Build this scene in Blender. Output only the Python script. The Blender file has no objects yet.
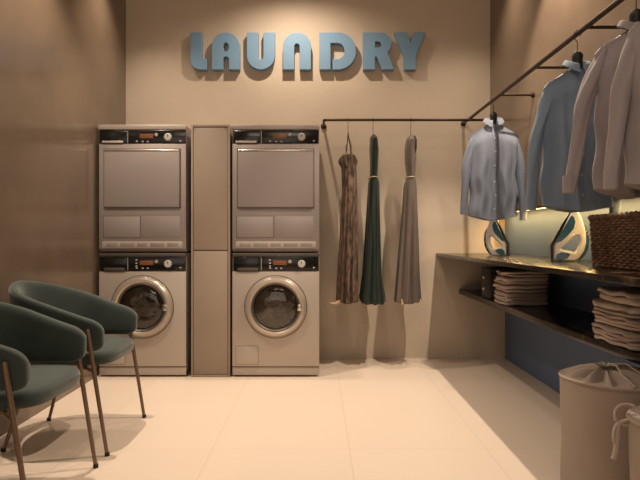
import bpy, bmesh, math, random
from mathutils import Vector, Matrix
random.seed(7)
PI = math.pi
C = bpy.context.scene.collection
sc = bpy.context.scene

# ------------------------------------------------------------------ helpers
def tag(o, label=None, cat=None, group=None, kind=None):
    if label: o['label'] = label
    if cat: o['category'] = cat
    if group: o['group'] = group
    if kind: o['kind'] = kind
    return o

def thing(name, label, cat, loc=(0, 0, 0), rz=0, group=None):
    o = bpy.data.objects.new(name, None)
    o.empty_display_size = .05
    C.objects.link(o)
    o.location = loc
    o.rotation_euler = (0, 0, rz)
    return tag(o, label, cat, group)

def dup(src, parent=None):
    c = src.copy()
    C.objects.link(c)
    if parent: c.parent = parent
    for ch in list(src.children):
        dup(ch, c)
    return c

class MB:
    """collects shapes into one mesh"""
    def __init__(s):
        s.v = []; s.f = []
    def add(s, vs, fs):
        n = len(s.v)
        s.v += [tuple(p) for p in vs]
        s.f += [tuple(i + n for i in f) for f in fs]
        return s
    def bm(s, bm):
        bm.verts.ensure_lookup_table()
        for i, v in enumerate(bm.verts): v.index = i
        s.add([v.co[:] for v in bm.verts], [[v.index for v in f.verts] for f in bm.faces])
        bm.free()
        return s
    def box(s, x0, x1, y0, y1, z0, z1, b=0, seg=2):
        bm = bmesh.new()
        bmesh.ops.create_cube(bm, size=1)
        for v in bm.verts:
            v.co = Vector(((x0 + x1) / 2 + v.co.x * (x1 - x0), (y0 + y1) / 2 + v.co.y * (y1 - y0), (z0 + z1) / 2 + v.co.z * (z1 - z0)))
        if b:
            bmesh.ops.bevel(bm, geom=bm.edges[:] , offset=b, segments=seg, profile=.5, affect='EDGES')
        return s.bm(bm)
    def loft(s, rings, caps=True, closed=True, loop=False):
        n = len(rings[0]); vs = [p for r in rings for p in r]; fs = []
        m = len(rings)
        for i in range(m if loop else m - 1):
            a = i * n; b = ((i + 1) % m) * n
            for j in range(n if closed else n - 1):
                k = (j + 1) % n
                fs.append((a + j, a + k, b + k, b + j))
        if caps and not loop and closed:
            fs.append(tuple(range(n))[::-1]); fs.append(tuple(range((m - 1) * n, m * n)))
        return s.add(vs, fs)
    def tube(s, pts, r, n=10, loop=False, caps=True):
        pts = [Vector(p) for p in pts]; rings = []
        m = len(pts); up = None
        for i, p in enumerate(pts):
            if loop: d = pts[(i + 1) % m] - pts[i - 1]
            else: d = pts[min(i + 1, m - 1)] - pts[max(i - 1, 0)]
            d.normalize()
            if up is None:
                up = Vector((0, 0, 1)) if abs(d.z) < .9 else Vector((1, 0, 0))
            a = d.cross(up)
            if a.length < 1e-4: a = d.orthogonal()
            a.normalize(); up = a.cross(d).normalized()
            rr = r[i] if isinstance(r, (list, tuple)) else r
            rings.append([p + a * math.cos(2 * PI * k / n) * rr + up * math.sin(2 * PI * k / n) * rr for k in range(n)])
        return s.loft(rings, caps, True, loop)
    def lathe(s, prof, origin=(0, 0, 0), axis='Z', n=40, caps=True):
        """prof = [(r, h)]"""
        o = Vector(origin); rings = []
        for r, h in prof:
            ring = []
            for k in range(n):
                a = 2 * PI * k / n; c, t = math.cos(a) * r, math.sin(a) * r
                if axis == 'Z': ring.append(o + Vector((c, t, h)))
                elif axis == 'Y': ring.append(o + Vector((c, h, t)))
                else: ring.append(o + Vector((h, c, t)))
            rings.append(ring)
        return s.loft(rings, caps)
    def build(s, name, mat, parent=None, smooth=35, loc=(0, 0, 0), subsurf=0):
        me = bpy.data.meshes.new(name)
        me.from_pydata(s.v, [], s.f)
        bm = bmesh.new(); bm.from_mesh(me)
        bmesh.ops.recalc_face_normals(bm, faces=bm.faces[:])
        bm.to_mesh(me); bm.free()
        return link(me, name, mat, parent, smooth, loc, subsurf)

def link(me, name, mat, parent=None, smooth=35, loc=(0, 0, 0), subsurf=0):
    if smooth:
        for p in me.polygons: p.use_smooth = True
        me.set_sharp_from_angle(angle=math.radians(smooth))
    me.materials.clear(); me.materials.append(mat)
    o = bpy.data.objects.new(name, me)
    C.objects.link(o)
    o.location = loc
    if parent: o.parent = parent
    if subsurf:
        m = o.modifiers.new('s', 'SUBSURF'); m.levels = subsurf; m.render_levels = subsurf
    return o

def extrude2d(polys, depth, bevel=0.0):
    """polys in XZ (holes allowed) -> mesh centred on y=0, thickness depth"""
    cu = bpy.data.curves.new('tmp', 'CURVE'); cu.dimensions = '2D'; cu.fill_mode = 'BOTH'
    cu.extrude = depth / 2 - bevel; cu.bevel_depth = bevel; cu.bevel_resolution = 2; cu.offset = -bevel
    for poly in polys:
        sp = cu.splines.new('POLY'); sp.points.add(len(poly) - 1); sp.use_cyclic_u = True
        for p, q in zip(sp.points, poly): p.co = (q[0], q[1], 0, 1)
    ob = bpy.data.objects.new('tmp', cu); C.objects.link(ob)
    dg = bpy.context.evaluated_depsgraph_get()
    me = bpy.data.meshes.new_from_object(ob.evaluated_get(dg))
    bpy.data.objects.remove(ob); bpy.data.curves.remove(cu)
    me.transform(Matrix.Rotation(PI / 2, 4, 'X'))
    return me

def arc(cx, cy, rx, ry, a0, a1, n=14):
    return [(cx + rx * math.cos(math.radians(a0 + (a1 - a0) * i / n)), cy + ry * math.sin(math.radians(a0 + (a1 - a0) * i / n))) for i in range(n + 1)]

# ------------------------------------------------------------------ materials
def lin(c):
    return tuple(((x / 255) / 12.92 if x / 255 <= .04045 else ((x / 255 + .055) / 1.055) ** 2.4) for x in c)
def mat(name, rgb, rough=.5, metal=0, var=0.0, scale=8, bump=0.0, bscale=60, rgb2=None, sheen=0, coat=0, emit=None, estr=0, stretch=(1, 1, 1), detail=4, trans=0, spec=None):
    m = bpy.data.materials.new(name); m.use_nodes = True
    nt = m.node_tree; n = nt.nodes; l = nt.links; b = n['Principled BSDF']
    c = lin(rgb)
    b.inputs['Base Color'].default_value = (*c, 1)
    b.inputs['Roughness'].default_value = rough
    b.inputs['Metallic'].default_value = metal
    if spec is not None: b.inputs['Specular IOR Level'].default_value = spec
    if sheen:
        b.inputs['Sheen Weight'].default_value = sheen
        b.inputs['Sheen Roughness'].default_value = .4
    if coat:
        b.inputs['Coat Weight'].default_value = coat; b.inputs['Coat Roughness'].default_value = .08
    if trans: b.inputs['Transmission Weight'].default_value = trans
    if emit:
        b.inputs['Emission Color'].default_value = (*lin(emit), 1); b.inputs['Emission Strength'].default_value = estr
    if var or bump or rgb2:
        tc = n.new('ShaderNodeTexCoord'); mp = n.new('ShaderNodeMapping'); mp.inputs['Scale'].default_value = stretch
        l.new(tc.outputs['Object'], mp.inputs['Vector'])
    if var or rgb2:
        t = n.new('ShaderNodeTexNoise'); t.inputs['Scale'].default_value = scale; t.inputs['Detail'].default_value = detail
        l.new(mp.outputs[0], t.inputs['Vector'])
        r = n.new('ShaderNodeValToRGB')
        c2 = lin(rgb2) if rgb2 else tuple(min(1, x * (1 + var)) for x in c)
        c1 = c if rgb2 else tuple(x * (1 - var) for x in c)
        r.color_ramp.elements[0].position = .35; r.color_ramp.elements[1].position = .65
        r.color_ramp.elements[0].color = (*c1, 1); r.color_ramp.elements[1].color = (*c2, 1)
        l.new(t.outputs['Fac'], r.inputs[0]); l.new(r.outputs[0], b.inputs['Base Color'])
    if bump:
        t2 = n.new('ShaderNodeTexNoise'); t2.inputs['Scale'].default_value = bscale; t2.inputs['Detail'].default_value = 3
        l.new(mp.outputs[0], t2.inputs['Vector'])
        bp = n.new('ShaderNodeBump'); bp.inputs['Strength'].default_value = bump; bp.inputs['Distance'].default_value = .01
        l.new(t2.outputs['Fac'], bp.inputs['Height']); l.new(bp.outputs[0], b.inputs['Normal'])
    return m

M = {}
M['plaster'] = mat('plaster', (196, 181, 163), .85, var=.035, scale=3, bump=.12, bscale=25)
M['concrete'] = mat('concrete', (114, 98, 83), .17, var=.13, scale=2.2, bump=.04, bscale=9, detail=8, spec=.6)
M['ceiling'] = mat('ceiling_paint', (200, 190, 178), .9, var=.02)
M['blue_wall'] = mat('blue_wall', (90, 110, 142), .6, var=.04, scale=3)
M['letter'] = mat('letter_blue', (112, 148, 178), .55, var=.02)
M['steel'] = mat('brushed_steel', (174, 164, 155), .42, metal=.35, var=.02, scale=3, bump=.01, bscale=300, stretch=(1, 1, .05))
M['steel_door'] = mat('steel_door', (146, 137, 134), .42, metal=.35, var=.02, scale=3)
M['steel_dark'] = mat('steel_dark', (96, 88, 80), .45, metal=.6)
M['chrome'] = mat('chrome', (205, 198, 190), .25, metal=.9)
M['ring'] = mat('door_ring', (184, 172, 160), .28, metal=.55)
M['black_gloss'] = mat('black_gloss', (16, 15, 15), .2)
M['black'] = mat('black_matt', (12, 12, 12), .55)
M['gap'] = mat('dark_matt', (30, 26, 22), .8)
M['display'] = mat('display_amber', (110, 66, 36), .3, emit=(190, 110, 60), estr=.06)
M['white_plastic'] = mat('white_plastic', (225, 220, 210), .35)
M['cabinet'] = mat('cabinet_laminate', (144, 129, 115), .5, var=.03, scale=4)
M['bronze'] = mat('bronze', (122, 102, 84), .38, metal=.6)
M['rail'] = mat('rail_metal', (66, 52, 42), .4, metal=.6)
M['velvet'] = mat('velvet_green', (46, 58, 54), .85, var=.12, scale=7, sheen=.35, bump=.05, bscale=200)
M['shirt_grey'] = mat('shirt_greyblue', (112, 120, 136), .85, var=.03, bump=.08, bscale=40, sheen=.1)
M['shirt_blue'] = mat('shirt_blue', (114, 132, 154), .85, var=.03, bump=.08, bscale=40, sheen=.1)
M['shirt_taupe'] = mat('shirt_taupe', (146, 138, 142), .85, var=.03, bump=.08, bscale=40, sheen=.1)
M['shirt_taupe2'] = mat('shirt_taupe_light', (154, 146, 148), .85, var=.03, bump=.08, bscale=40, sheen=.1)
M['collar_in'] = mat('collar_lining', (142, 148, 158), .85)
M['collar_blue'] = mat('collar_blue_catchlight', (122, 140, 160), .85)  # shirt blue lightened to stand in for the collar's catch light
M['button'] = mat('button', (180, 176, 170), .4)
M['dress_print'] = mat('dress_print', (52, 38, 32), .85, rgb2=(122, 100, 84), scale=34, stretch=(1.6, 1.6, .45), bump=.15, bscale=50)
M['dress_green'] = mat('dress_green', (14, 32, 24), .5, var=.15, scale=10, sheen=.1)
M['dress_taupe'] = mat('dress_taupe', (98, 87, 80), .6, var=.06, scale=10, sheen=.1)
M['belt'] = mat('belt_pale', (190, 170, 140), .4)
M['lining'] = mat('dress_lining', (30, 24, 20), .8)
M['hem'] = mat('hem_pale', (188, 158, 128), .7)
M['hem_white'] = mat('laundry_pale', (170, 162, 154), .9, var=.35, scale=18)
M['linen'] = mat('linen', (188, 172, 160), .9, var=.06, scale=12, bump=.1, bscale=60)
M['linen2'] = mat('linen_grey', (170, 154, 144), .9, var=.06, scale=12, bump=.1, bscale=60)
M['canvas'] = mat('hamper_canvas', (150, 136, 124), .9, var=.04, scale=4, bump=.08, bscale=120)
M['cord'] = mat('cord', (170, 156, 142), .85)
M['wicker'] = mat('wicker', (82, 54, 36), .6, rgb2=(128, 92, 64), scale=40, bump=.1, bscale=80)
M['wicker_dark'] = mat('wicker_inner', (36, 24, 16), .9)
M['iron_white'] = mat('iron_white', (212, 211, 216), .3, coat=.4)
M['iron_teal'] = mat('iron_teal', (34, 84, 108), .25, coat=.6)
M['iron_sole'] = mat('iron_sole', (24, 22, 22), .3, metal=.4)
M['led'] = mat('led', (255, 210, 140), .5, emit=(255, 196, 120), estr=6)

def glass_mat():
    m = bpy.data.materials.new('door_glass'); m.use_nodes = True
    nt = m.node_tree; n = nt.nodes; l = nt.links; n.remove(n['Principled BSDF'])
    tr = n.new('ShaderNodeBsdfTransparent'); tr.inputs[0].default_value = (.80, .76, .72, 1)
    gl = n.new('ShaderNodeBsdfGlossy'); gl.inputs['Roughness'].default_value = .05
    fr = n.new('ShaderNodeFresnel'); fr.inputs['IOR'].default_value = 1.7
    mx = n.new('ShaderNodeMixShader'); l.new(fr.outputs[0], mx.inputs[0]); l.new(tr.outputs[0], mx.inputs[1]); l.new(gl.outputs[0], mx.inputs[2])
    l.new(mx.outputs[0], n['Material Output'].inputs['Surface'])
    return m
M['glass'] = glass_mat()

def marble_mat():
    m = bpy.data.materials.new('dark_marble'); m.use_nodes = True
    nt = m.node_tree; n = nt.nodes; l = nt.links; b = n['Principled BSDF']
    tc = n.new('ShaderNodeTexCoord')
    t = n.new('ShaderNodeTexNoise'); t.inputs['Scale'].default_value = 7; t.inputs['Detail'].default_value = 8; t.inputs['Distortion'].default_value = 1.2
    r = n.new('ShaderNodeValToRGB')
    r.color_ramp.elements[0].position = .40; r.color_ramp.elements[0].color = (*lin((16, 12, 10)), 1)
    r.color_ramp.elements[1].position = .72; r.color_ramp.elements[1].color = (*lin((96, 74, 54)), 1)
    e = r.color_ramp.elements.new(.58); e.color = (*lin((34, 25, 19)), 1)
    l.new(tc.outputs['Object'], t.inputs['Vector']); l.new(t.outputs['Fac'], r.inputs[0]); l.new(r.outputs[0], b.inputs['Base Color'])
    b.inputs['Roughness'].default_value = .2
    b.inputs['Specular IOR Level'].default_value = .3
    return m
M['marble'] = marble_mat()

def floor_mat():
    m = bpy.data.materials.new('floor_tiles'); m.use_nodes = True
    nt = m.node_tree; n = nt.nodes; l = nt.links; b = n['Principled BSDF']
    tc = n.new('ShaderNodeTexCoord'); mp = n.new('ShaderNodeMapping')
    mp.inputs['Location'].default_value = (.47, -.10, 0)
    l.new(tc.outputs['Object'], mp.inputs['Vector'])
    br = n.new('ShaderNodeTexBrick'); br.offset = 0; br.squash = 1
    br.inputs['Scale'].default_value = 1; br.inputs['Mortar Size'].default_value = .0022; br.inputs['Mortar Smooth'].default_value = .3
    br.inputs['Brick Width'].default_value = .61; br.inputs['Row Height'].default_value = 2.44
    br.inputs['Color1'].default_value = (*lin((214, 198, 182)), 1); br.inputs['Color2'].default_value = (*lin((210, 194, 178)), 1)
    br.inputs['Mortar'].default_value = (*lin((198, 181, 164)), 1)
    l.new(mp.outputs[0], br.inputs['Vector'])
    t = n.new('ShaderNodeTexNoise'); t.inputs['Scale'].default_value = 2.5; t.inputs['Detail'].default_value = 5
    l.new(tc.outputs['Object'], t.inputs['Vector'])
    mx = n.new('ShaderNodeMix'); mx.data_type = 'RGBA'; mx.blend_type = 'MULTIPLY'; mx.inputs['Factor'].default_value = .12
    l.new(br.outputs['Color'], mx.inputs['A']); l.new(t.outputs['Color'], mx.inputs['B'])
    r = n.new('ShaderNodeValToRGB'); r.color_ramp.elements[0].color = (.6, .6, .6, 1); r.color_ramp.elements[1].color = (1, 1, 1, 1)
    l.new(t.outputs['Fac'], r.inputs[0]); l.new(r.outputs[0], mx.inputs['B'])
    l.new(mx.outputs['Result'], b.inputs['Base Color'])
    b.inputs['Roughness'].default_value = .42
    b.inputs['Specular IOR Level'].default_value = .35
    return m
M['floor'] = floor_mat()

# ------------------------------------------------------------------ the room
YB = 4.45          # back wall
XL, XR, XN = -1.5, 1.344, 1.46
ZN = 1.135         # bottom edge of the upper right wall
H = 3.0
Y0 = -1.6
def struct(name, mb, m):
    return tag(mb.build(name, m, smooth=0), kind='structure')
struct('floor', MB().box(XL - .1, XN + .1, Y0 - .1, YB + .1, -.1, 0), M['floor'])
struct('ceiling', MB().box(XL - .1, XN + .1, Y0 - .1, YB + .1, H, H + .1), M['ceiling'])
struct('wall_back', MB().box(XL - .1, XN + .1, YB, YB + .1, 0, H), M['plaster'])
struct('wall_left', MB().box(XL - .1, XL, Y0, YB, 0, H), M['concrete'])
struct('wall_right', MB().box(XR, XN + .1, Y0, YB, ZN, H), M['concrete'])
struct('wall_right_lower', MB().box(XN, XN + .1, Y0, YB, 0, ZN), M['blue_wall'])
struct('wall_front', MB().box(XL - .1, XN + .1, Y0 - .1, Y0, 0, H), M['plaster'])

# LED strip under the overhanging wall
t = thing('led_strip', 'thin glowing warm strip light under the overhanging right wall, above the stone counter', 'strip light', (XR + .025, 2.3, ZN))
MB().box(-.012, .012, -2.0, 2.1, -.012, 0, .002).build('channel', M['steel_dark'], t)
MB().box(-.008, .008, -1.99, 2.09, -.015, -.0121).build('diffuser', M['led'], t)

# ------------------------------------------------------------------ letters
SF = 570 / 4.41
def P(x, y): return ((x - 318) / SF, (238 - y) / SF + .94)
def up(pts): return [P(*p) for p in pts]
def A(cx, cy, rx, ry, a0, a1, n=14): return arc(cx, cy, rx, ry, a0, a1, n)   # y down: 180->360 runs over the top
L = {}
L['L'] = [[(190.6, 33), (202, 33), (202, 59), (207, 59), (207, 70), (201, 70)] + A(201, 60, 10.4, 10, 90, 180, 8)]
L['A'] = [[(212, 70)] + A(226, 47, 14, 14, 180, 360, 20) + [(240, 70), (229, 70), (229, 60)] + A(226.2, 60, 2.8, 3, 0, -180, 8) + [(223.4, 70)],
          A(226.2, 47.5, 2.8, 4.5, 0, 360, 16)[:-1]]
L['U'] = [[(247, 33), (258.5, 33), (258.5, 57)] + A(261, 57, 2.5, 3, 180, 0, 8) + [(263.5, 33), (275, 33)] + A(261, 56, 14, 14, 0, 180, 20)]
L['N'] = [[(283, 70)] + A(297, 47, 14, 14, 180, 360, 20) + [(311, 70), (299.6, 70), (299.6, 47)] + A(297, 47, 2.6, 3, 0, -180, 8) + [(294.4, 70)]]
L['D'] = [[(319.3, 33)] + A(338, 51.5, 18, 18.5, -90, 90, 20) + [(332.6, 70), (332.6, 59.5)] + A(337, 51.5, 7.5, 8, 90, -90, 12) + [(330.6, 43.5), (330.6, 70), (319.3, 70)]]
L['R'] = [[(363, 33)] + A(380.5, 44, 11, 11, -90, 50, 14) + [(394, 70), (382, 70), (376.5, 57), (375, 57), (375, 70), (363, 70)],
          [(375, 42)] + A(378, 45, 3.2, 3, -90, 90, 8) + [(375, 48)]]
L['Y'] = [[(394, 33), (406.5, 33), (410.2, 43.5), (413.5, 33), (425.5, 33), (415.8, 56), (415.8, 70), (404, 70), (404, 56)]]
lab = {'L': 'blue raised letter L, first of the wall sign above the left dryer',
       'A': 'blue raised letter A with a rounded top on the cream wall sign',
       'U': 'blue raised letter U with a rounded bottom on the cream wall sign',
       'N': 'blue raised letter N shaped as a round-topped arch on the wall sign',
       'D': 'blue raised letter D with one round bowl on the cream wall sign',
       'R': 'blue raised letter R with a slanted leg on the cream wall sign',
       'Y': 'blue raised letter Y, last of the wall sign, with a forked top'}
for k in 'LAUNDRY':
    polys = [up(p) for p in L[k]]
    cx = sum(p[0] for p in polys[0]) / len(polys[0]); z0 = min(p[1] for p in polys[0])
    me = extrude2d([[(x - cx, z - z0) for x, z in p] for p in polys], .05, .0025)
    o = link(me, 'sign_letter', M['letter'], None, 30, (cx, YB - .029, z0))
    tag(o, lab[k], 'letter', 'blue raised letters of the laundry sign')

# ------------------------------------------------------------------ laundry machines
FY = 3.85; S = 148.0
def px(x): return (x - 276) / S            # machine 2 frame, x centre 276
def pz(y): return .94 + (238 - y) / S
W = .294
def make_washer():
    t = thing('washing_machine', '', 'washing machine', (px(276), FY, 0))
    top = .838; D = .56
    MB().box(-W, W, .018, D, .03, top, .004).build('body', M['steel'], t)
    MB().box(-W, W, 0, .017, pz(366.5), pz(271.5), .004).build('front_panel', M['steel'], t)
    MB().box(-W, W, .002, .0175, pz(256.5), top, .003).build('top_trim', M['steel_dark'], t)
    MB().box(-W, W, .006, .0175, .012, pz(367.2), .003).build('plinth', M['steel'], t)
    for sx in (-1, 1):
        MB().lathe([(.02, 0), (.02, .03)], (sx * .24, .1, 0), n=16).build('foot', M['black'], t)
    cp = MB().box(-W + .006, W - .004, -.002, .0172, pz(270.8), pz(257), .003).build('control_panel', M['black_gloss'], t)
    controls(cp, 257)
    dr = MB().box(px(234), px(260.6), -.005, .01, pz(270.5), pz(257.6), .003).build('detergent_drawer', M['black_gloss'], t)
    MB().box(px(238), px(258.5), -.010, -.003, pz(270.6), pz(267.8), .002).build('drawer_handle', M['steel_dark'], dr)
    # door
    cx, cz = 0, pz(306.8)
    dd = MB().lathe([(.155, -.004), (.162, -.030), (.175, -.038), (.190, -.036), (.204, -.022), (.209, -.001)], (cx, 0, cz), 'Y', 64, caps=False).build('door', M['ring'], t)
    MB().lathe([(.205, -.003), (.205, 0.001), (.21, .001), (.2125, -.002), (.2125, -.006), (.209, -.006)], (cx, 0, cz), 'Y', 64, caps=False).build('door_rim', M['steel_dark'], dd)
    MB().lathe([(.165, -.028), (.158, -.036), (.150, -.030), (.146, -.02)], (cx, 0, cz), 'Y', 64, caps=False).build('seal_ring', M['steel_dark'], dd)
    g = [(.148, -.022), (.14, -.030), (.12, -.037), (.09, -.043), (.05, -.047), (.002, -.048)]
    MB().lathe(g, (cx, 0, cz), 'Y', 64, caps=True).build('door_glass', M['glass'], dd)
    # drum behind glass, dark with bright crumpled laundry
    MB().lathe([(.154, -.0055), (.002, -.0045)], (cx, 0, cz), 'Y', 48, caps=False).build('drum', M['steel_dark'], dd)
    rnd = random.Random(3)
    lm = MB()
    for i in range(9):
        a = rnd.uniform(0, 6.3); r = rnd.uniform(.03, .09)
        c = Vector((cx + r * math.cos(a), -.012, cz + r * math.sin(a) * .8))
        bm = bmesh.new(); bmesh.ops.create_icosphere(bm, subdivisions=3, radius=1)
        for v in bm.verts:
            q = v.co.copy(); k = 1 + .25 * math.sin(5 * q.x + i) * math.sin(6 * q.z + 2 * i)
            v.co = Vector((q.x * (.03 + .004 * i) * k, q.y * .020 * k, q.z * .034 * k)) + c
        lm.bm(bm)
    lm.build('laundry_load', M['hem_white'], dd)
    MB().box(.148, .176, -.050, -.034, cz - .022, cz + .022, .004).build('door_latch', M['chrome'], dd)
    # service hatch
    h = MB().box(px(236), px(258.3), -.0018, .004, pz(364), pz(346), .001).build('service_hatch', M['steel'], t)
    frame = MB()
    x0, x1, z0, z1 = px(236) - .002, px(258.3) + .002, pz(364) - .002, pz(346) + .002
    frame.box(x0, x1, -.001, .001, z1 - .003, z1); frame.box(x0, x1, -.001, .001, z0, z0 + .003)
    frame.box(x0, x0 + .003, -.001, .001, z0, z1); frame.box(x1 - .003, x1, -.001, .001, z0, z1)
    frame.build('hatch_gap', M['steel_dark'], h)
    return t

def controls(cp, y0, dryer=False):
    """display, knobs and small buttons; y0 = pixel row of the panel's top"""
    MB().box(px(273.5), px(287), -.005, -.001, pz(y0 + 8), pz(y0 + 3.6), .001).build('display', M['display'], cp)
    MB().lathe([(.012, -.001), (.011, -.012), (.002, -.013)], (px(290.2), 0, pz(y0 + 4.5)), 'Y', 20).build('knob', M['steel'], cp)
    k = MB().lathe([(.026, -.001), (.025, -.014), (.021, -.018), (.002, -.0185)], (px(301.8), 0, pz(y0 + 6.8)), 'Y', 28).build('knob', M['button'], cp)
    MB().box(px(301.8) - .002, px(301.8) + .002, -.0205, -.018, pz(y0 + 6.8), pz(y0 + 6.8) + .018, .0008).build('pointer', M['gap'], k)
    MB().box(px(261.2), px(261.8), -.0045, -.001, pz(y0 + 13.2), pz(y0 + .6)).build('divider', M['steel'], cp)
    spots = [(270.5, 11), (276.5, 11.3), (281.5, 11.3), (314, 10.6)]
    if not dryer: spots += [(270.2, 3), (270.2, 6.2), (270.2, 9)]
    for x, dy in spots:
        MB().box(px(x) - .006, px(x) + .006, -.006, -.001, pz(y0 + dy) - .004, pz(y0 + dy) + .004, .001).build('button', M['button'], cp)

def make_dryer():
    t = thing('tumble_dryer', '', 'tumble dryer', (px(276), FY, .842))
    o = .842
    def q(y): return pz(y) - o
    top = 1.705 - o
    MB().box(-W, W, .018, .56, .006, top - .002, .004).build('body', M['steel_door'], t)
    MB().box(-W, W, 0, .017, q(249.2), q(143.8), .004).build('front_panel', M['steel_door'], t)
    MB().box(-W - .002, W + .002, -.006, .0175, q(129.6), top, .003).build('top_trim', M['steel'], t)
    cp = MB().box(-W + .006, W - .004, -.002, .0172, q(143.3), q(130.2), .003).build('control_panel', M['black_gloss'], t)
    cp.location = (0, 0, 0)
    sub = controls_off(cp, o)
    dr = MB().box(px(234), px(260.6), -.005, .01, q(143), q(131), .003).build('condensate_drawer', M['black_gloss'], t)
    MB().box(px(236), px(257), -.010, -.003, q(143.2), q(141), .002).build('drawer_handle', M['steel'], dr)
    x0, x1, z0, z1 = px(238), px(313.6), q(207.5), q(149.6)
    d = MB()
    d.box(x0, x1, -.016, .004, z0, z1, .007, 3)
    door = d.build('door', M['steel_door'], t)
    g = MB(); e = .006
    g.box(x0 - e, x1 + e, -.0012, .001, z0 - e, z1 + e)
    g.build('door_gap', M['steel_dark'], door)
    MB().box(x0 + .004, x1 - .004, -.020, -.010, z1 - .014, z1 - .002, .004).build('highlight_edge', M['chrome'], door)  # bright strip stands in for the highlight along the door's top edge
    fl = MB().box(px(237.2), px(273.6), -.003, .004, q(237.5), q(216.5), .001).build('filter_flap', M['steel_door'], t)
    fr = MB()
    fr.box(px(237) - .003, px(274) + .001, -.0010, .001, q(238), q(216))
    fr.build('flap_gap', M['steel_dark'], fl)
    fl2 = MB().box(px(275), px(313.6), -.002, .004, q(237.5), q(216.5), .001).build('lower_panel', M['steel_door'], t)
    v = MB().box(px(236), px(316), -.004, .002, q(248), q(241.4), .002).build('vent', M['steel'], t)
    sl = MB()
    xx = 240
    for a, b in ((240, 251), (254, 268), (271, 281), (284, 298), (301, 312)):
        sl.box(px(a), px(b), -.0055, -.0035, q(246.6), q(243), .0006)
    sl.build('vent_slots', M['steel_door'], v)
    return t
def controls_off(cp, o):
    global pz
    base = pz
    pz = lambda y: base(y) - o
    controls(cp, 130.4, True)
    pz = base

w1 = make_washer(); w1.location.x = (275.8 - 318) / S
tag(w1, 'silver front-loading washing machine under the right tumble dryer, its round door fully visible', 'washing machine', 'washing machines')
w0 = dup(w1); w0.location.x = (142.5 - 318) / S
tag(w0, 'silver front-loading washing machine under the left dryer, partly hidden by the green chair', 'washing machine', 'washing machines')
d1 = make_dryer(); d1.location.x = (275.8 - 318) / S
tag(d1, 'silver tumble dryer stacked on the right washing machine, next to the hanging dresses', 'tumble dryer', 'tumble dryers')
d0 = dup(d1); d0.location.x = (142.5 - 318) / S
tag(d0, 'silver tumble dryer stacked on the left washing machine, beside the brown wall', 'tumble dryer', 'tumble dryers')

# narrow cabinet between the stacks
t = thing('cabinet', 'narrow taupe cabinet of two plain doors between the two laundry stacks', 'cabinet', ((210.5 - 318) / S, FY, 0))
hw = .131
MB().box(-hw, hw, .02, .59, 0, 1.705, .002).build('carcass', M['cabinet'], t)
fr = MB()
fr.box(-hw, -hw + .012, .0, .0195, 0, 1.705, .001); fr.box(hw - .012, hw, .0, .0195, 0, 1.705, .001)
fr.box(-hw + .0125, hw - .0125, .0, .0195, 1.69, 1.705, .001); fr.box(-hw + .0125, hw - .0125, .0, .0195, 0, .015, .001)
fr.build('face_frame', M['cabinet'], t)
MB().box(-hw + .015, hw - .015, .004, .0195, .018, .852, .002).build('door', M['cabinet'], t)
MB().box(-hw + .015, hw - .015, .004, .0195, .860, 1.687, .002).build('door', M['cabinet'], t)

# ------------------------------------------------------------------ clothes rails
RX, RZ, DY = 1.133, 1.81, 4.2
t = thing('clothes_rail', 'dark metal clothes rail carrying the three dresses across the back wall', 'clothes rail', (.044, YB, RZ))
pts = [(0, -.001, 0), (0, DY - YB + .02, 0)] + [(.02 - .02 * math.cos(a), DY - YB + .02 - .02 * math.sin(a), 0) for a in (.4, .8, 1.2)] + [(.02, DY - YB, 0), (XR - .044 - .001, DY - YB, 0)]
MB().tube(pts, .010, 12).build('bar', M['rail'], t)
MB().lathe([(.022, -.001), (.022, -.012), (.012, -.018)], (0, 0, 0), 'Y', 20).build('wall_flange', M['rail'], t)
MB().lathe([(.022, -.001), (.022, -.012), (.012, -.018)], (XR - .044, DY - YB, 0), 'X', 20).build('wall_flange', M['rail'], t)

ZR2 = RZ + .0
t = thing('clothes_rail', 'long dark metal clothes rail carrying the shirts along the right wall', 'clothes rail', (RX, 4.43, ZR2 + .022))
MB().tube([(0, 0.018, 0), (0, -3.6, 0)], .011, 12).build('bar', M['rail'], t)
MB().lathe([(.02, .018), (.02, .008), (.012, .002)], (0, 0, 0), 'Y', 20).build('wall_flange', M['rail'], t)
for Y in (3.55, 2.98, 2.41, 1.84, 1.27):
    b = MB().tube([(0, Y - 4.43 - .55 * 0, 0), (XR - RX - .001, Y - 4.43, 0)], .008, 10).build('bracket', M['rail'], t)
    MB().lathe([(.018, -.001), (.018, -.012), (.010, -.018)], (XR - RX, Y - 4.43, 0), 'X', 16).build('bracket_flange', M['rail'], b)

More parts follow.
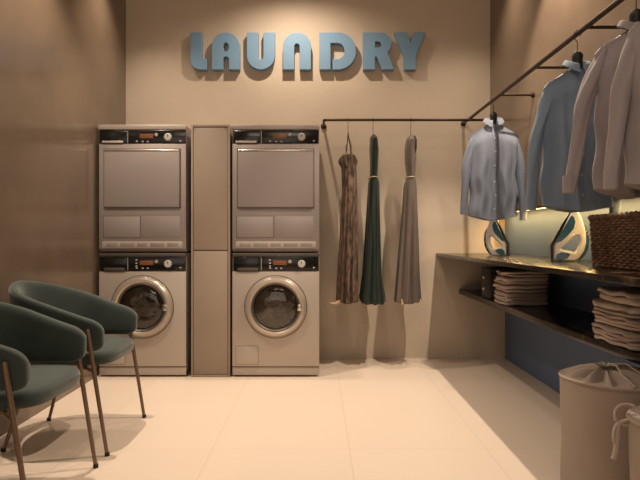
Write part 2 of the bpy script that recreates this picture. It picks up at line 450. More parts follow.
# ------------------------------------------------------------------ dresses
def smooth(x): x = max(0, min(1, x)); return x * x * (3 - 2 * x)
def interp(tab, z):
    for (z0, v0), (z1, v1) in zip(tab, tab[1:]):
        if z0 >= z >= z1:
            k = (z0 - z) / (z0 - z1) if z0 != z1 else 0
            return v0 + (v1 - v0) * k
    return tab[0][1] if z > tab[0][0] else tab[-1][1]
def dress(name_mat, tab, ztop, zbot, folds, amp, seed, x0, ytab, n=72, m=46, hemwave=.008):
    """tab: (z, xmin, xmax)  ; ytab: (z, half depth)"""
    rings = []; rnd = random.Random(seed); ph = [rnd.uniform(0, 6.28) for _ in range(6)]
    for i in range(m):
        z = ztop + (zbot - ztop) * i / (m - 1)
        a0 = interp([(q[0], q[1]) for q in tab], z); a1 = interp([(q[0], q[2]) for q in tab], z)
        ry = interp(ytab, z); cx = (a0 + a1) / 2 - x0; rx = (a1 - a0) / 2
        g = smooth((ztop - z) / (ztop - zbot) * 1.3)
        ring = []
        for j in range(n):
            th = 2 * PI * j / n
            f = 1 + amp * g * (math.sin(folds * th + ph[0] + .8 * math.sin(3 * z + ph[1])) * .7 + .4 * math.sin((folds * 2 - 3) * th + ph[2]) + .2 * math.sin(3 * th + ph[3] + 4 * z))
            zz = z
            if i == m - 1: zz += hemwave * math.sin(folds * th + ph[0])
            ring.append((cx + rx * math.cos(th) * f, ry * math.sin(th) * f, zz))
        rings.append(ring)
    return MB().loft(rings, caps=True)
def DX(x): return (x - 318) / 135.6
def DZ(y): return .94 + (238 - y) / 135.6
def hanger_wire(name, label, X, Y, zb, w, rot=PI / 2, m='rail', group=None, zr=RZ, body=None, rad=.0022, drop=.03):
    """hook over a rail of z=zr ; shoulders at zb ; local x is the hanger's long direction"""
    t = thing(name, label, 'hanger', (X, Y, zb), rot, group)
    h = zr - zb
    pts = []
    for k in range(12):
        a = math.radians(-40 + k * 22)
        pts.append((.0155 * math.cos(a), 0, h + .0155 * math.sin(a)))
    pts = pts[:11]
    pts += [(-.010, 0, h - .025), (0, 0, h - .035), (0, 0, drop)]
    MB().tube(pts, .0018, 8).build('hook', M[m], t)
    if body: body(t)
    else:
        MB().tube([(0, 0, drop + .002), (w * .3, 0, drop * .8), (w, 0, -.04), (-w, 0, -.04), (-w * .3, 0, drop * .8)], rad, 8, loop=True).build('wire_frame', M[m], t)
    return t

# 1 brown patterned strappy dress
x0 = DX(348)
zt, zb = DZ(158), DZ(301)
t = thing('dress', 'brown patterned long dress with thin straps, nearest the laundry machines', 'dress', (x0, DY, 0), 0, 'long dresses on the back rail')
tab = [(DZ(158), DX(341), DX(356)), (DZ(190), DX(342), DX(357)), (DZ(240), DX(340), DX(357.5)), (DZ(290), DX(337), DX(358)), (DZ(301), DX(336.5), DX(358))]
dress(None, tab, zt, zb, 11, .13, 1, x0, [(zt, .10), (zb, .14)]).build('skirt', M['dress_print'], t)
ruf = MB(); 
rings = []
for i in range(8):
    z = zt + .012 - i * .012
    kk = .62 + .38 * math.sin(PI * (i + .6) / 8.2)
    rings.append([(.060 * kk * math.cos(2 * PI * j / 60) * (1.08 + .12 * math.sin(9 * 2 * PI * j / 60 + i * .2)), .105 * math.sin(2 * PI * j / 60) * (1 + .08 * math.sin(9 * 2 * PI * j / 60)), z + .006 * math.sin(7 * 2 * PI * j / 60)) for j in range(60)])
ruf.loft(rings).build('ruffle', M['dress_print'], t)
for s in (-1, 1):
    MB().tube([(-.02, s * .07, zt + .005), (-.012 + s * .006, s * .06, zt + .07), (-.003, s * .05, zt + .12), (-.002, s * .025, DZ(135) - .01), (0, s * .010, DZ(132) - .01), (.004, -s*.0, DZ(134) - .02), (.02, s * .05, zt + .09), (.026, s * .06, zt + .005)], .0035, 6).build('strap', M['dress_print'], t)
fl = MB()
fl.tube([(DX(340) - x0, -.09, DZ(300)), (DX(334) - x0, -.11, DZ(302)), (DX(329) - x0, -.12, DZ(301))], [.016, .010, .002], 8)
fl.build('trailing_hem', M['hem'], t)
hanger_wire('wire_hanger', 'thin wire hanger holding the brown patterned dress', x0, DY, DZ(134), .05, group='wire hangers on the back rail', drop=.0)

# 2 green dress
x0 = DX(373)
zt, zb = DZ(135), DZ(302)
t = thing('dress', 'dark green long dress with a pale waist cord, middle of the three', 'dress', (x0, DY, 0), 0, 'long dresses on the back rail')
tab = [(DZ(135), DX(372), DX(375)), (DZ(137), DX(370), DX(377)), (DZ(150), DX(369.5), DX(378.5)), (DZ(165), DX(370), DX(378)), (DZ(177.5), DX(370), DX(377.5)), (DZ(183), DX(368.5), DX(379)), (DZ(230), DX(366), DX(380)), (DZ(275), DX(363), DX(381)), (DZ(297), DX(360), DX(384)), (DZ(302), DX(361), DX(384))]
dress(None, tab, zt, zb, 9, .12, 2, x0, [(zt, .03), (DZ(140), .12), (DZ(177), .09), (zb, .16)], m=60).build('gown', M['dress_green'], t)
MB().tube([(.034 * math.cos(a * PI / 12), .098 * math.sin(a * PI / 12), DZ(178)) for a in range(24)], .003, 6, loop=True).build('waist_cord', M['belt'], t)
hanger_wire('wire_hanger', 'thin wire hanger holding the dark green dress', x0, DY, DZ(135) - .015, .05, group='wire hangers on the back rail', drop=.01)

# 3 taupe dress
x0 = DX(410)
zt, zb = DZ(136), DZ(301)
t = thing('dress', 'taupe grey long dress with an open dark neckline, nearest the counter', 'dress', (x0, DY, 0), 0, 'long dresses on the back rail')
tab = [(DZ(136), DX(409), DX(414)), (DZ(139), DX(406.5), DX(415)), (DZ(150), DX(405), DX(415.5)), (DZ(160), DX(405), DX(416)), (DZ(177.5), DX(407), DX(415)), (DZ(185), DX(404), DX(416)), (DZ(230), DX(401), DX(417)), (DZ(275), DX(397), DX(417.5)), (DZ(301), DX(394.5), DX(419))]
dress(None, tab, zt, zb, 8, .13, 5, x0, [(zt, .03), (DZ(141), .12), (DZ(177), .09), (zb, .16)], m=60).build('gown', M['dress_taupe'], t)
MB().tube([(DX(412.5) - x0, -.085, DZ(138)), (DX(413.2) - x0, -.098, DZ(142)), (DX(413.2) - x0, -.098, DZ(150)), (DX(413) - x0, -.085, DZ(157))], [.005, .010, .009, .002], 8).build('neck_opening', M['lining'], t)
MB().tube([(.036 * math.cos(a * PI / 12), .098 * math.sin(a * PI / 12), DZ(178)) for a in range(24)], .003, 6, loop=True).build('waist_cord', M['belt'], t)
for xx in (399, 417):
    MB().tube([(DX(xx) - x0, -.125, DZ(297)), (DX(xx + 1) - x0, -.13, DZ(302)), (DX(xx + 3) - x0, -.12, DZ(302))], [.003, .010, .002], 8).build('hem_tip', M['hem'], t)
hanger_wire('wire_hanger', 'thin wire hanger holding the taupe dress', x0 + .005, DY, DZ(136) - .015, .05, group='wire hangers on the back rail', drop=.01)

# ------------------------------------------------------------------ shirts
def shirt(label, Y, m, seed, hem=1.075, rot=0, width=.158, ncoll='collar_in', sl=(1.10, 1.075), splay=(.0, .0)):
    """front faces -Y; hangs in the XZ plane; base of thing at the hanger point"""
    rnd = random.Random(seed); ph = [rnd.uniform(0, 6.28) for _ in range(8)]
    t = thing('shirt', label, 'shirt', (RX, Y, 0), rot, 'long-sleeved shirts on the side rail')
    zc = 1.705     # base of the collar
    n = 96; m_ = 44; rings = []
    def ztop(x): 
        a = abs(x)
        return zc - .026 - .60 * max(0, a - .025) - .6 * max(0, a - width + .02)
    for i in range(m_):
        v = i / (m_ - 1)
        w = width * (1.0 - .06 * smooth(v * 2) + .05 * smooth(v * 1.5 - .5))
        d = .014 + .034 * smooth(v * 6) + .012 * v
        ring = []
        for j in range(n):
            th = 2 * PI * j / n
            c, s_ = math.cos(th), math.sin(th)
            x = w * math.copysign(abs(c) ** .75, c)
            y = d * math.copysign(abs(s_) ** .8, s_)
            g = smooth(v * 1.6)
            y += (.020 * math.sin(x * 40 + ph[0] + .9 * math.sin(3 * v + ph[1])) + .011 * math.sin(x * 88 + ph[2] + 1.4 * v) + .003 * math.sin(x * 170 + ph[3])) * g * (1 if s_ < 0 else .5)
            y += .007 * math.sin(9 * v + 14 * x + ph[3]) * (1 - g)
            x += .006 * math.sin(5 * v * 3 + ph[4]) * g
            zt = ztop(x if abs(x) < width else width)
            hz = hem + .018 * math.cos(x / width * 1.7) * -1 + .012 * abs(x) / width
            ring.append((x, y, zt + (hz - zt) * v))
        rings.append(ring)
    b = MB(); b.loft(rings, caps=True)
    body = b.build('body', M[m], t, smooth=60)
    # sleeves
    for s in (-1, 1):
        sm = MB(); rr = []
        zb = sl[0] if s < 0 else sl[1]
        for i in range(30):
            v = i / 29
            cx = s * (width - .028 + .040 * smooth(v * 2.2) + .012 * v + .006 * math.sin(5 * v + ph[5]) + splay[0 if s < 0 else 1] * v ** 1.3)
            cy = .004 + .012 * math.sin(3 * v + ph[6]) * v
            cz = ztop(width - .02) - .004 + (zb - ztop(width - .02)) * v
            rx = .036 * (1 - .45 * v) + .006 * math.sin(9 * v + ph[7]) * (1 - v); ry = .030 * (1 - .25 * v)
            if v < .12: k = .35 + .65 * math.sqrt(v / .12); rx *= k; ry *= k
            r_ = []
            for j in range(28):
                th = 2 * PI * j / 28
                k = 1 + .10 * math.sin(3 * th + ph[5] + 5 * v) + .06 * math.sin(5 * th + 9 * v)
                r_.append((cx + rx * k * math.cos(th), cy + ry * k * math.sin(th), cz + .018 * math.cos(th) * s * -1 * (1 - v)))
            rr.append(r_)
        sm.loft(rr); so = sm.build('sleeve', M[m], t, smooth=60)
        cx = s * (width - .028 + .052 + .006 * math.sin(5 + ph[5]) + splay[0 if s < 0 else 1]); cy = .004 + .012 * math.sin(3 + ph[6])
        cf = MB(); cf.loft([[(cx + r * .0212 * math.cos(2 * PI * j / 28), cy + r * .0235 * math.sin(2 * PI * j / 28), z) for j in range(28)] for r, z in ((.96, zb + .055), (1.0, zb + .052), (1.0, zb - .004), (.9, zb - .006))])
        cf.build('cuff', M[m], so)
    # placket with buttons (follows the front)
    pm = MB(); front = []
    for i in range(m_):
        j = int(n * .75)
        front.append(Vector(rings[i][j]))
    rr = []
    for p in front:
        rr.append([(p.x - .014, p.y - .001, p.z), (p.x - .013, p.y - .0045, p.z), (p.x + .013, p.y - .0045, p.z), (p.x + .014, p.y - .001, p.z)])
    pm.loft(rr); pl = pm.build('placket', M[m], t)
    for q in range(7):
        i = int((.03 + q * .145) * (m_ - 1)); p = front[min(i, m_ - 1)]
        MB().lathe([(.0055, -.0025), (.0055, 0), (.001, .0005)][::-1], (p.x, p.y - .004, p.z), 'Y', 12).build('button', M['button'], pl)
    # yoke seam
    # collar: stand + folded leaf
    st = MB(); rr = []
    R = (.052, .036)
    ring0 = []; N = 40
    leaf = []
    for k in range(N + 1):
        a = math.radians(-90 + 12 + (360 - 24) * k / N)
        fr = (1 - math.sin(a)) / 2       # 1 at the front
        xin, yin = R[0] * math.cos(a), R[1] * math.sin(a)
        zt = zc + .018 - .030 * fr ** 2
        zlo = zc - .006 - .052 * fr ** 3
        lx = 1.0 + .30
        leaf.append([(xin * .93, yin * .93, zc - .014), (xin * .90, yin * .90, zt - .004), (xin * .97, yin * .97, zt), (xin * 1.08, yin * 1.08, zt - .004), (xin * lx, yin * lx - .004 * fr, zlo), (xin * 1.14, yin * 1.14, zlo + .002)])
    st.loft(leaf, caps=True)
    st.build('collar', M[ncoll], t, smooth=60)
    # hanger
    def wood(h):
        hb = MB(); hr = []
        for k in range(25):
            u = -1 + 2 * k / 24
            x = u * (width - .05); z = -.044 - .62 * max(0, abs(x) - .02)
            a = .008 * (1 - .3 * abs(u)); bz = .007 + .008 * (1 - abs(u)) ** 3
            hr.append([(x, a * math.cos(2 * PI * q / 10), z + bz * math.sin(2 * PI * q / 10)) for q in range(10)])
        hb.loft(hr, caps=True); hb.build('shoulder_bar', M['black'], h)
        MB().lathe([(.022, -.045), (.022, 0), (.024, .012), (.018, .026), (.005, .034)], (0, 0, 0), 'Z', 20).build('neck_block', M['black'], h)
    return t, wood

defs = [
    (3.68, 'shirt_grey', 1, 'grey-blue button-front shirt hanging alone, nearest the back wall', -.10, 1.07, (1.10, 1.06)),
    (2.49, 'shirt_blue', 2, 'blue shirt in front of the green iron, its left sleeve showing', .10, 1.07, (1.068, 1.05)),
    (2.03, 'shirt_taupe', 3, 'taupe shirt hanging right in front of the blue shirt', .05, 1.10, (1.105, 1.10)),
    (1.80, 'shirt_taupe2', 4, 'light taupe shirt nearest the camera, cut off by the right photo edge', .0, 1.10, (1.10, 1.09)),
]
hl = ['black hanger inside the lone grey-blue shirt', 'black hanger inside the blue shirt', 'black hanger inside the taupe shirt in front of the blue one', 'black hanger inside the nearest, light taupe shirt']
for (Y, m, sd, lb, rot, hem, sl), hlab in zip(defs, hl):
    t, wood = shirt(lb, Y, m, sd, hem, rot, ncoll={2: 'collar_blue'}.get(sd, m), sl=sl, splay={2: (.025, 0), 3: (.075, .0), 4: (.015, 0)}.get(sd, (0, 0)), width=.148 if sd == 3 else .158)
    hg = hanger_wire('coat_hanger', hlab, RX, Y, 1.722, .12, rot, 'black', 'black hangers on the side rail', ZR2 + .022, body=wood, drop=.03)

# ------------------------------------------------------------------ counter and shelf
t = tag(MB().box(.92, XN - .0005, .3, YB - .0005, .800, .822, .002).build('counter', M['marble']), 'glossy dark brown stone counter along the right wall, under the shirts', 'counter')
t = tag(MB().box(1.10, XN - .0005, .3, YB - .0005, .505, .540, .002).build('shelf', M['marble']), 'dark brown stone shelf below the counter, holding the folded laundry', 'shelf')

# ------------------------------------------------------------------ irons
def make_iron(label, loc, rz, mirror, sx):
    s = -1 if mirror else 1
    def q(x, y): return (s * sx * (x - 450) / 4.92 / 195, (295 - y) / 4.92 / 195)   # from the close view of the larger iron
    t = thing('steam_iron', label, 'iron', loc, rz, 'steam irons on the counter')
    outer = [q(388, 295), q(392, 215), q(420, 165), q(450, 112), q(480, 62)] + [q(495, 43), q(505, 42), q(525, 62), q(538, 95), q(548, 130), q(556, 165), q(556, 205), q(546, 245), q(525, 278), q(505, 295)]
    hole = [q(520, 170), q(528, 188), q(524, 215), q(512, 240), q(500, 252), q(480, 246), q(440, 240), q(430, 233), q(450, 215), q(480, 192), q(505, 172)]
    me = extrude2d([outer, hole], .075, .010)
    # taper towards the nose: thinner at the top and toward the handle
    for v in me.vertices:
        v.co.y *= 1.15 - 1.9 * max(0, v.co.z - .06) - 1.2 * max(0, s * v.co.x - .02) * 2
    link(me, 'body', M['iron_white'], t, 50)
    sole = extrude2d([[q(380, 297), q(378, 215), q(410, 160), q(445, 100), q(480, 52), q(492, 42), q(494, 50), q(452, 116), q(420, 172), q(391, 222), q(391, 297)]], .105, .002)
    for v in sole.vertices: v.co.y *= 1.0 - 3.4 * max(0, v.co.z - .05) ** 1.1
    link(sole, 'soleplate', M['iron_sole'], t, 50)
    for sy in (-1, 1):
        for poly, nm in (([q(404, 205), q(425, 165), q(455, 118), q(482, 74), q(496, 80), q(503, 104), q(494, 138), q(465, 170), q(430, 200)], 'water_tank'),
                         ([q(404, 286), q(410, 262), q(432, 250), q(465, 254), q(478, 262), q(462, 280), q(430, 290)], 'heel_inset')):
            pm = extrude2d([poly], .006, .001)
            for v in pm.vertices:
                k = 1.15 - 1.9 * max(0, v.co.z - .06) - 1.2 * max(0, s * v.co.x - .02) * 2
                v.co.y = sy * (.0375 * k + .001) + v.co.y
            link(pm, nm, M['iron_teal'], t, 50)
    grip = MB().tube([(*(lambda a: (a[0], 0, a[1]))(q(x, y)),) for x, y in ((548, 120), (560, 150), (565, 190), (560, 230), (545, 260), (520, 290))], [.004, .008, .009, .009, .009, .006], 10).build('rear_grip', M['iron_teal'], t)
    for zy in ((562, 150), (565, 165)):
        a = q(*zy); MB().lathe([(.006, -.012), (.007, 0), (.006, .012)], (a[0] + s * .002, 0, a[1]), 'Y', 12).build('button', M['chrome'], t)
    return t
make_iron('white and teal steam iron standing upright near the back wall, sole facing right', (1.228, 3.85, .8225), math.radians(-24), True, .80)
make_iron('white and teal steam iron standing upright beside the wicker basket, sole facing left', (1.262, 2.92, .8225), math.radians(-20), False, .90)

# ------------------------------------------------------------------ wicker basket
def make_basket():
    x0, x1, y0, y1, h = 1.122, 1.43, 1.90, 2.39, .215
    cx, cy = (x0 + x1) / 2, (y0 + y1) / 2
    t = thing('wicker_basket', 'dark brown woven wicker basket on the counter beside the steam iron', 'basket', (cx, cy, .8225))
    a, b = (x1 - x0) / 2 - .006, (y1 - y0) / 2 - .006
    r = .03
    def per(u, off=0, sc=1):
        """point on a rounded rectangle, u in 0..1"""
        A_, B_ = a * sc, b * sc
        segs = [(2 * (B_ - r), 0), (PI * r / 2, 1), (2 * (A_ - r), 2), (PI * r / 2, 3), (2 * (B_ - r), 4), (PI * r / 2, 5), (2 * (A_ - r), 6), (PI * r / 2, 7)]
        tot = sum(q[0] for q in segs); d = (u % 1) * tot
        for ln, k in segs:
            if d <= ln: break
            d -= ln
        if k == 0: p = (-A_, -B_ + r + d); nn = (-1, 0)
        elif k == 1: an = PI - d / r; p = (-A_ + r + r * math.cos(an), B_ - r + r * math.sin(an)); nn = (math.cos(an), math.sin(an))
        elif k == 2: p = (-A_ + r + d, B_); nn = (0, 1)
        elif k == 3: an = PI / 2 - d / r; p = (A_ - r + r * math.cos(an), B_ - r + r * math.sin(an)); nn = (math.cos(an), math.sin(an))
        elif k == 4: p = (A_, B_ - r - d); nn = (1, 0)
        elif k == 5: an = -d / r; p = (A_ - r + r * math.cos(an), -B_ + r + r * math.sin(an)); nn = (math.cos(an), math.sin(an))
        elif k == 6: p = (A_ - r - d, -B_); nn = (0, -1)
        else: an = -PI / 2 - d / r; p = (-A_ + r + r * math.cos(an), -B_ + r + r * math.sin(an)); nn = (math.cos(an), math.sin(an))
        return p[0] + nn[0] * off, p[1] + nn[1] * off
    NS = 62; w = MB(); rows = 19
    for i in range(rows):
        z = .008 + (h - .03) * i / (rows - 1)
        n = NS * 4
        pts = [(*per(k / n, .0035 * math.cos(2 * PI * k / 8 + PI * (i % 2)), .95 + .05 * z / h), z) for k in range(n)]
        w.tube(pts, .0050, 6, loop=True)
    w.build('woven_side', M['wicker'], t, smooth=60)
    st = MB()
    for k in range(NS * 1):
        p0 = per(k / NS + .5 / NS / 2 * 0, 0, .95); p1 = per(k / NS, 0, 1.0)
        st.tube([(*p0, .001), (*p1, h - .01)], .0032, 6)
    st.build('stakes', M['wicker'], t)
    rim = MB(); n = 160
    for q in range(3):
        pts = [(*per(k / n, .005 * math.cos(2 * PI * k / 10 + q * 2.09)), h - .012 + .005 * math.sin(2 * PI * k / 10 + q * 2.09)) for k in range(n)]
        rim.tube(pts, .0065, 6, loop=True)
    rim.build('braided_rim', M['wicker'], t, smooth=60)
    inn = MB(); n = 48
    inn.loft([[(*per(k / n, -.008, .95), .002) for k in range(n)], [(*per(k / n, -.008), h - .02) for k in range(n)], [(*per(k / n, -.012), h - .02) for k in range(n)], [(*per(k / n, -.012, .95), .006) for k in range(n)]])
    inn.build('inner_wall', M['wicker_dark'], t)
make_basket()

# ------------------------------------------------------------------ folded laundry
def folded(x0, x1, y0, y1, z0, h, seed, m, label, group, rot=0):
    rnd = random.Random(seed)
    cx, cy = (x0 + x1) / 2, (y0 + y1) / 2
    a, b = (x1 - x0) / 2, (y1 - y0) / 2
    ph = [rnd.uniform(0, 6.28) for _ in range(6)]
    nl = 2 if h > .027 else 1
    mb = MB(); lh = h / nl
    for q in range(nl):
        rings = []
        zc = lh * (q + .5)
        ax = a * (1 - rnd.uniform(0, .03)); bx = b * (1 - rnd.uniform(0, .03))
        prof = [(-1, .84), (-.85, .93), (-.5, .985), (0, 1), (.5, .985), (.85, .93), (1, .84)]
        for zz, k in prof:
            ring = []
            N = 64
            for j in range(N):
                th = 2 * PI * j / N; c, s = math.cos(th), math.sin(th)
                x = ax * math.copysign(abs(c) ** .28, c) - math.copysign(1, c) * (1 - k) * .07 * abs(c)
                y = bx * math.copysign(abs(s) ** .28, s) - math.copysign(1, s) * (1 - k) * .07 * abs(s)
                wob = 1.0 * math.sin(y * 34 + ph[q]) + .7 * math.sin(x * 38 + ph[q + 2]) + .4 * math.sin(y * 75 + ph[4])
                z = zc + zz * lh * .49 + wob * .0034 * (1 if zz * (2 * q - 1) < .9 or nl == 1 else .6)
                x += .0040 * math.sin(y * 45 + ph[q + 1]) + .002 * math.sin(y * 110 + zz)
                ring.append((x, y, z))
            rings.append(ring)
        mb.loft(rings)
    o = mb.build('folded_cloth', m, None, 60, (cx, cy, z0))
    o.rotation_euler = (0, 0, rot)
    tag(o, label, 'folded cloth', group)
ordn = ['bottom', 'second from the bottom', 'third from the bottom', 'fourth from the bottom', 'fourth from the top', 'third from the top', 'second from the top', 'topmost']
def stack(x0, x1, y0, y1, n, H_, seed, where, group):
    rnd = random.Random(seed); z = .5415
    hs = [rnd.uniform(.65, 1.35) for _ in range(n)]; s = sum(hs)
    for i in range(n):
        h = hs[i] / s * H_
        dx = rnd.uniform(-.004, .016); dy = rnd.uniform(-.008, .008); sh = 0
        if i >= n - 2: sh = .045
        folded(x0 + dx, x1, y0 + dy, y1 + dy - sh, z + .0005, h - .0015, seed * 10 + i, M['linen' if (i * 7 + seed) % 3 else 'linen2'], 'beige folded cloth, %s of the %s' % (ordn[i], where), group, rnd.uniform(-.03, .03))
        z += h
stack(1.104, 1.375, 3.36, 3.63, 8, .198, 1, 'far pile by the black box', 'folded cloths in the far pile')
stack(1.086, 1.375, 1.97, 2.30, 8, .205, 2, 'near pile under the wicker basket', 'folded cloths in the near pile')

t = thing('storage_box', 'small black box with two round white studs behind the far folded pile', 'box', (1.24, 3.77, .5405))
MB().box(-.13, .13, -.10, .10, 0, .18, .004).build('body', M['black'], t)
MB().box(-.132, .132, -.102, .102, .1805, .205, .004).build('lid', M['black'], t)
for z in (.06, .135):
    MB().lathe([(.0095, .001), (.0095, -.005), (.002, -.007)], (-.131, .045, z), 'X', 20).build('stud', M['white_plastic'], t)

# ------------------------------------------------------------------ hampers
def make_hamper():
    t = thing('laundry_hamper', '', 'laundry hamper', (0, 0, 0))
    R, Hh = .18, .45
    rings = []; n = 96
    for i in range(30):
        v = i / 29; z = .004 + (Hh - .004) * v
        rings.append([((R + .0025 * math.sin(3 * th + 5 * v) + .0015 * math.sin(7 * th + 9 * v) - .006 * (1 - v) ** 4) * math.cos(th), (R + .0025 * math.sin(3 * th + 5 * v) - .006 * (1 - v) ** 4) * math.sin(th), z) for th in [2 * PI * k / n for k in range(n)]])
    MB().loft(rings).build('body', M['canvas'], t, 60)
    rim = MB().tube([((R + .001) * math.cos(2 * PI * k / 80), (R + .001) * math.sin(2 * PI * k / 80), Hh + .004 * math.sin(4 * PI * k / 80)) for k in range(80)], .0055, 8, loop=True).build('rim_piping', M['canvas'], t)
    top = []; n = 144; ax, ay = -.035, .0
    for i in range(16):
        v = i / 15; r = (R - .006) * (1 - v) + .012 * v
        ring = []
        for k in range(n):
            th = 2 * PI * k / n
            pl = 0.022 * math.sin(11 * th + .8 * math.sin(3 * th)) * math.sin(PI * min(1, v * 1.1)) ** .8 + .004 * math.sin(25 * th) * v
            z = Hh - .006 + .040 * v ** 1.3 + pl
            ring.append((r * math.cos(th) + ax * v, r * math.sin(th) + ay * v, z))
        top.append(ring)
    gt = MB().loft(top, caps=False).build('gathered_top', M['canvas'], t, 70)
    ruff = []
    for i in range(6):
        v = i / 5; r = .012 + .020 * v
        ruff.append([((r + .006 * v * math.sin(9 * 2 * PI * k / 72)) * math.cos(2 * PI * k / 72) + ax, (r + .006 * v * math.sin(9 * 2 * PI * k / 72)) * math.sin(2 * PI * k / 72) + ay, Hh + .034 + .014 * v) for k in range(72)])
    MB().loft(ruff, caps=False).build('ruffle', M['canvas'], gt, 70)
    MB().lathe([(.013, 0), (.002, -.002)], (ax, ay, Hh + .037), n=24).build('opening_shade', M['gap'], gt)  # dark disc painted in for the shade inside the gathered hole
    for sg, pts in enumerate((
            [(ax, -.012, Hh + .05), (ax + .012, -.05, Hh + .052), (ax + .005, -.10, Hh + .028), (ax + .012, -.165, Hh + .008)],
            [(ax + .01, -.012, Hh + .05), (ax + .05, -.04, Hh + .056), (ax + .075, -.09, Hh + .032), (ax + .10, -.14, Hh + .010)])):
        MB().tube(pts, .003, 8).build('drawstring', M['cord'], t)
    return t
hp = make_hamper(); hp.location = (1.045, 2.0, 0)
tag(hp, 'round off-white cloth laundry hamper with a gathered top, fully under the near folded pile', 'laundry hamper', 'cloth laundry hampers')
hp2 = dup(hp); hp2.location = (1.022, 1.5, 0)
tag(hp2, 'cloth laundry hamper with a hanging drawstring bow, cut off by the right photo edge', 'laundry hamper', 'cloth laundry hampers')
bow = MB()
def bez(pts, n=24):
    P_ = [Vector(p) for p in pts]; out = []
    for i in range(n + 1):
        u = i / n; q = P_[:]
        while len(q) > 1: q = [q[k].lerp(q[k + 1], u) for k in range(len(q) - 1)]
        out.append(q[0])
    return out
kx, ky, kz = -.185, .085, .425
bow.tube(bez([(-.14, .09, .47), (-.19, .10, .49), (-.205, .09, .44), (kx, ky, kz)]), .0045, 8)
bow.tube(bez([(kx, ky, kz), (-.225, .06, .42), (-.22, .05, .35), (-.19, .07, .36), (kx, ky, kz)]), .005, 8)
bow.tube(bez([(kx, ky, kz), (-.16, .04, .47), (-.13, .03, .42), (kx, ky, kz)]), .005, 8)
bow.tube(bez([(kx, ky, kz), (-.21, .06, .40), (-.20, .06, .36), (-.215, .06, .335)]), .007, 8)
bow.build('drawstring_bow', M['cord'], hp2)

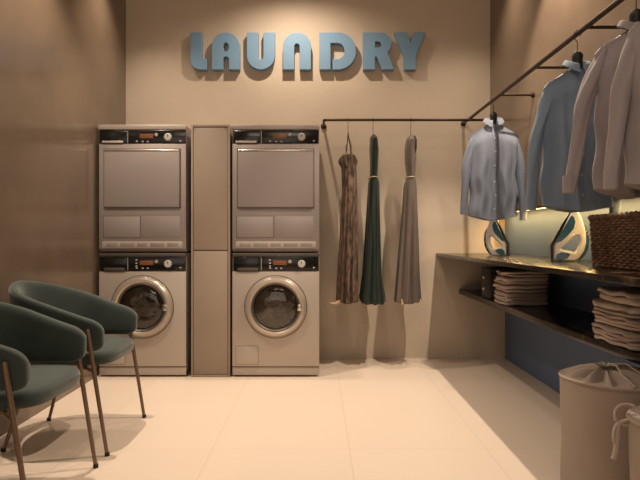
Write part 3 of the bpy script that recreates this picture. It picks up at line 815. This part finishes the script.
# ------------------------------------------------------------------ chairs (facing +X)
def make_chair():
    t = thing('armchair', '', 'armchair', (0, 0, 0))
    # plan path
    path = []
    xs, cxx, rx, ry = .212, -.03, .205, .222
    N1 = 12
    for i in range(N1): path.append((xs - (xs - cxx) * i / N1, -ry - .0, 0))
    for i in range(25):
        a = -PI / 2 - PI * i / 24
        path.append((cxx + rx * math.cos(a), ry * math.sin(a), 1))
    for i in range(1, N1 + 1): path.append((cxx + (xs - cxx) * i / N1, ry, 0))
    # resample by arc length
    P2 = [Vector((p[0], p[1])) for p in path]
    cum = [0]
    for a, b in zip(P2, P2[1:]): cum.append(cum[-1] + (b - a).length)
    T = cum[-1]
    def at(s):
        s = max(0, min(T, s))
        for i in range(len(P2) - 1):
            if cum[i + 1] >= s: break
        k = (s - cum[i]) / (cum[i + 1] - cum[i])
        return P2[i].lerp(P2[i + 1], k)
    ss = []
    er = .055
    for k in range(8): ss.append(er * (1 - math.cos(k / 8 * PI / 2)))
    m = 60
    for k in range(m + 1): ss.append(er + (T - 2 * er) * k / m)
    for k in range(7, -1, -1): ss.append(T - er * (1 - math.cos(k / 8 * PI / 2)))
    rings = []
    for s in ss:
        p = at(s); d = (at(s + .01) - at(s - .01)).normalized(); nrm = Vector((-d.y, d.x))  # left of direction
        c = (s / T); k = 1 - abs(2 * c - 1)                   # 0 at ends, 1 at back
        hgt = .568 + .168 * (.35 * smooth(k) + .65 * (1 - (1 - k) ** 1.5))
        zb = .443
        e = min(s, T - s)
        th = .024
        if e < er:
            q = math.sqrt(max(0, 1 - (1 - e / er) ** 2)); q = .12 + .88 * q
            mid = (hgt + zb) / 2; hh = (hgt - zb) / 2
            hh2 = hh - er * (1 - q) * .75
            hgt = mid + hh2; zb2 = mid - hh2; th *= (.35 + .65 * q)
        else: zb2 = zb
        ring = []
        mid = (hgt + zb2) / 2; hh = (hgt - zb2) / 2
        for j in range(28):
            a = 2 * PI * j / 28
            u = th * math.copysign(abs(math.cos(a)) ** .6, math.cos(a))
            v = hh * math.copysign(abs(math.sin(a)) ** .45, math.sin(a))
            z = mid + v
            lean = (z - .44) * (.08 + .06 * k)
            out = -nrm if False else nrm
            # outward = away from the chair centre
            o2 = Vector((p.x - .0, p.y)) ; sgn = 1 if nrm.dot(Vector((p.x - .1, p.y))) > 0 else -1
            q2 = Vector((p.x, p.y)) + nrm * sgn * (u + lean)
            ring.append((q2.x, q2.y, z))
        rings.append(ring)
    MB().loft(rings).build('backrest', M['velvet'], t, 60)
    # seat cushion
    rings = []; N = 72
    for zz, k in ((.375, .93), (.378, .965), (.388, .99), (.405, 1), (.420, .99), (.431, .965), (.436, .92), (.441, .75), (.443, .45), (.444, .1)):
        ring = []
        for j in range(N):
            a = 2 * PI * j / N; c, s = math.cos(a), math.sin(a)
            ex = .42 if c > 0 else .75
            x = .015 + .215 * math.copysign(abs(c) ** ex, c) + (.002 if c > 0 else -.0)
            y = .214 * math.copysign(abs(s) ** (.42 if c > 0 else .75), s)
            ring.append((x * k, y * k, zz))
        rings.append(ring)
    MB().loft(rings).build('seat', M['velvet'], t, 60)
    fr = MB()
    fr.box(-.15, .15, -.012, .012, .355, .374, .002)
    fr.box(.10, .124, -.20, .20, .357, .374, .002); fr.box(-.13, -.106, -.17, .17, .357, .374, .002)
    for s in (-1, 1):
        fr.tube([(.115, s * .19, .366), (.178, s * .262, .366)], .008, 8)
        fr.tube([(-.12, s * .15, .370), (-.17, s * .19, .41), (-.20, s * .17, .46)], .007, 8)
    fr.build('seat_frame', M['bronze'], t)
    for s in (-1, 1):
        MB().tube([(.152, s * .258, .545), (.158, s * .262, .52), (.240, s * .262, .004)], [.009, .0098, .0078], 12).build('leg', M['bronze'], t)
        MB().tube([(-.125, s * .175, .374), (-.235, s * .212, .004)], [.0098, .0078], 12).build('leg', M['bronze'], t)
        for q in ((.240, s * .262), (-.235, s * .212)):
            MB().lathe([(.0105, 0), (.0105, .014), (.009, .016)], (q[0], q[1], 0), n=12).build('foot_cap', M['black'], t)
    return t
ch = make_chair(); ch.location = (-1.150, 2.722, 0)
tag(ch, 'dark green velvet armchair farther back, in front of the left washing machine', 'armchair', 'green armchairs by the left wall')
ch2 = dup(ch); ch2.location = (-1.150, 2.072, 0)
tag(ch2, 'dark green velvet armchair nearest the camera, cut off by the left photo edge', 'armchair', 'green armchairs by the left wall')

# ------------------------------------------------------------------ lights
WARM = (1.0, .815, .63)
def spot(x, y, tx, ty, tz, e, size=75, blend=.5, rad=.022, col=WARM, z=2.97):
    l = bpy.data.lights.new('spot', 'SPOT'); l.energy = e; l.spot_size = math.radians(size); l.spot_blend = blend
    l.shadow_soft_size = rad; l.color = col
    o = bpy.data.objects.new('ceiling_spot', l); C.objects.link(o); o.location = (x, y, z)
    d = Vector((tx, ty, tz)) - Vector((x, y, z)); o.rotation_euler = d.to_track_quat('-Z', 'Y').to_euler()
    return o
# row close to the back wall
spot(-1.25, 3.90, -1.25, 3.90, 0, 50, 95, .9)
spot(-.20, 3.88, -.15, 3.95, 0, 70, 150, .9)
spot(1.10, 3.84, 1.15, 3.84, 0, 45, 100, .9)
# row over the middle of the room
spot(-1.28, 2.75, -1.2, 2.75, 0, 185, 100, .6)
spot(.10, 2.5, .1, 2.6, 0, 22, 140, .8)
spot(1.10, 3.05, .80, 3.0, 0, 215, 88, .35)
# added broad soft fill below the ceiling, not a known fixture
l = bpy.data.lights.new('overhead_fill', 'AREA'); l.shape = 'RECTANGLE'; l.size = 1.4; l.size_y = 1.2; l.energy = 25; l.color = (1, .80, .62)
o = bpy.data.objects.new('overhead_fill_light', l); C.objects.link(o); o.location = (0, .5, 2.96)
o.rotation_euler = (math.radians(35), 0, 0)
# added fill lamp behind the camera, lifts the dark areas
l = bpy.data.lights.new('rear_fill', 'AREA'); l.shape = 'RECTANGLE'; l.size = 2.2; l.size_y = 1.8; l.energy = 14; l.color = (1, .82, .68)
o = bpy.data.objects.new('rear_fill_light', l); C.objects.link(o); o.location = (-.3, -1.5, 1.5)
o.rotation_euler = (math.radians(90), 0, 0)
# niche strip
l = bpy.data.lights.new('niche_strip', 'AREA'); l.shape = 'RECTANGLE'; l.size = .02; l.size_y = 4.0; l.energy = 15; l.color = (1, .61, .20)
o = bpy.data.objects.new('niche_strip_light', l); C.objects.link(o); o.location = (XR + .025, 2.35, ZN - .018)
o.rotation_euler = (0, math.radians(-12), 0)

w = bpy.data.worlds.new('World'); sc.world = w; w.use_nodes = True
w.node_tree.nodes['Background'].inputs[0].default_value = (.9, .75, .6, 1)
w.node_tree.nodes['Background'].inputs[1].default_value = .09

# ------------------------------------------------------------------ camera
cam = bpy.data.cameras.new('camera'); co = bpy.data.objects.new('camera', cam); C.objects.link(co)
co.location = (0, 0, .94); co.rotation_euler = (PI / 2, 0, 0)
cam.sensor_width = 36; cam.sensor_fit = 'HORIZONTAL'; cam.lens = 36 * 570 / 640
cam.shift_x = 2 / 640; cam.shift_y = -2 / 640; cam.clip_start = .02
sc.camera = co
sc.view_settings.view_transform = 'Standard'
sc.view_settings.look = 'None'
sc.view_settings.exposure = .08
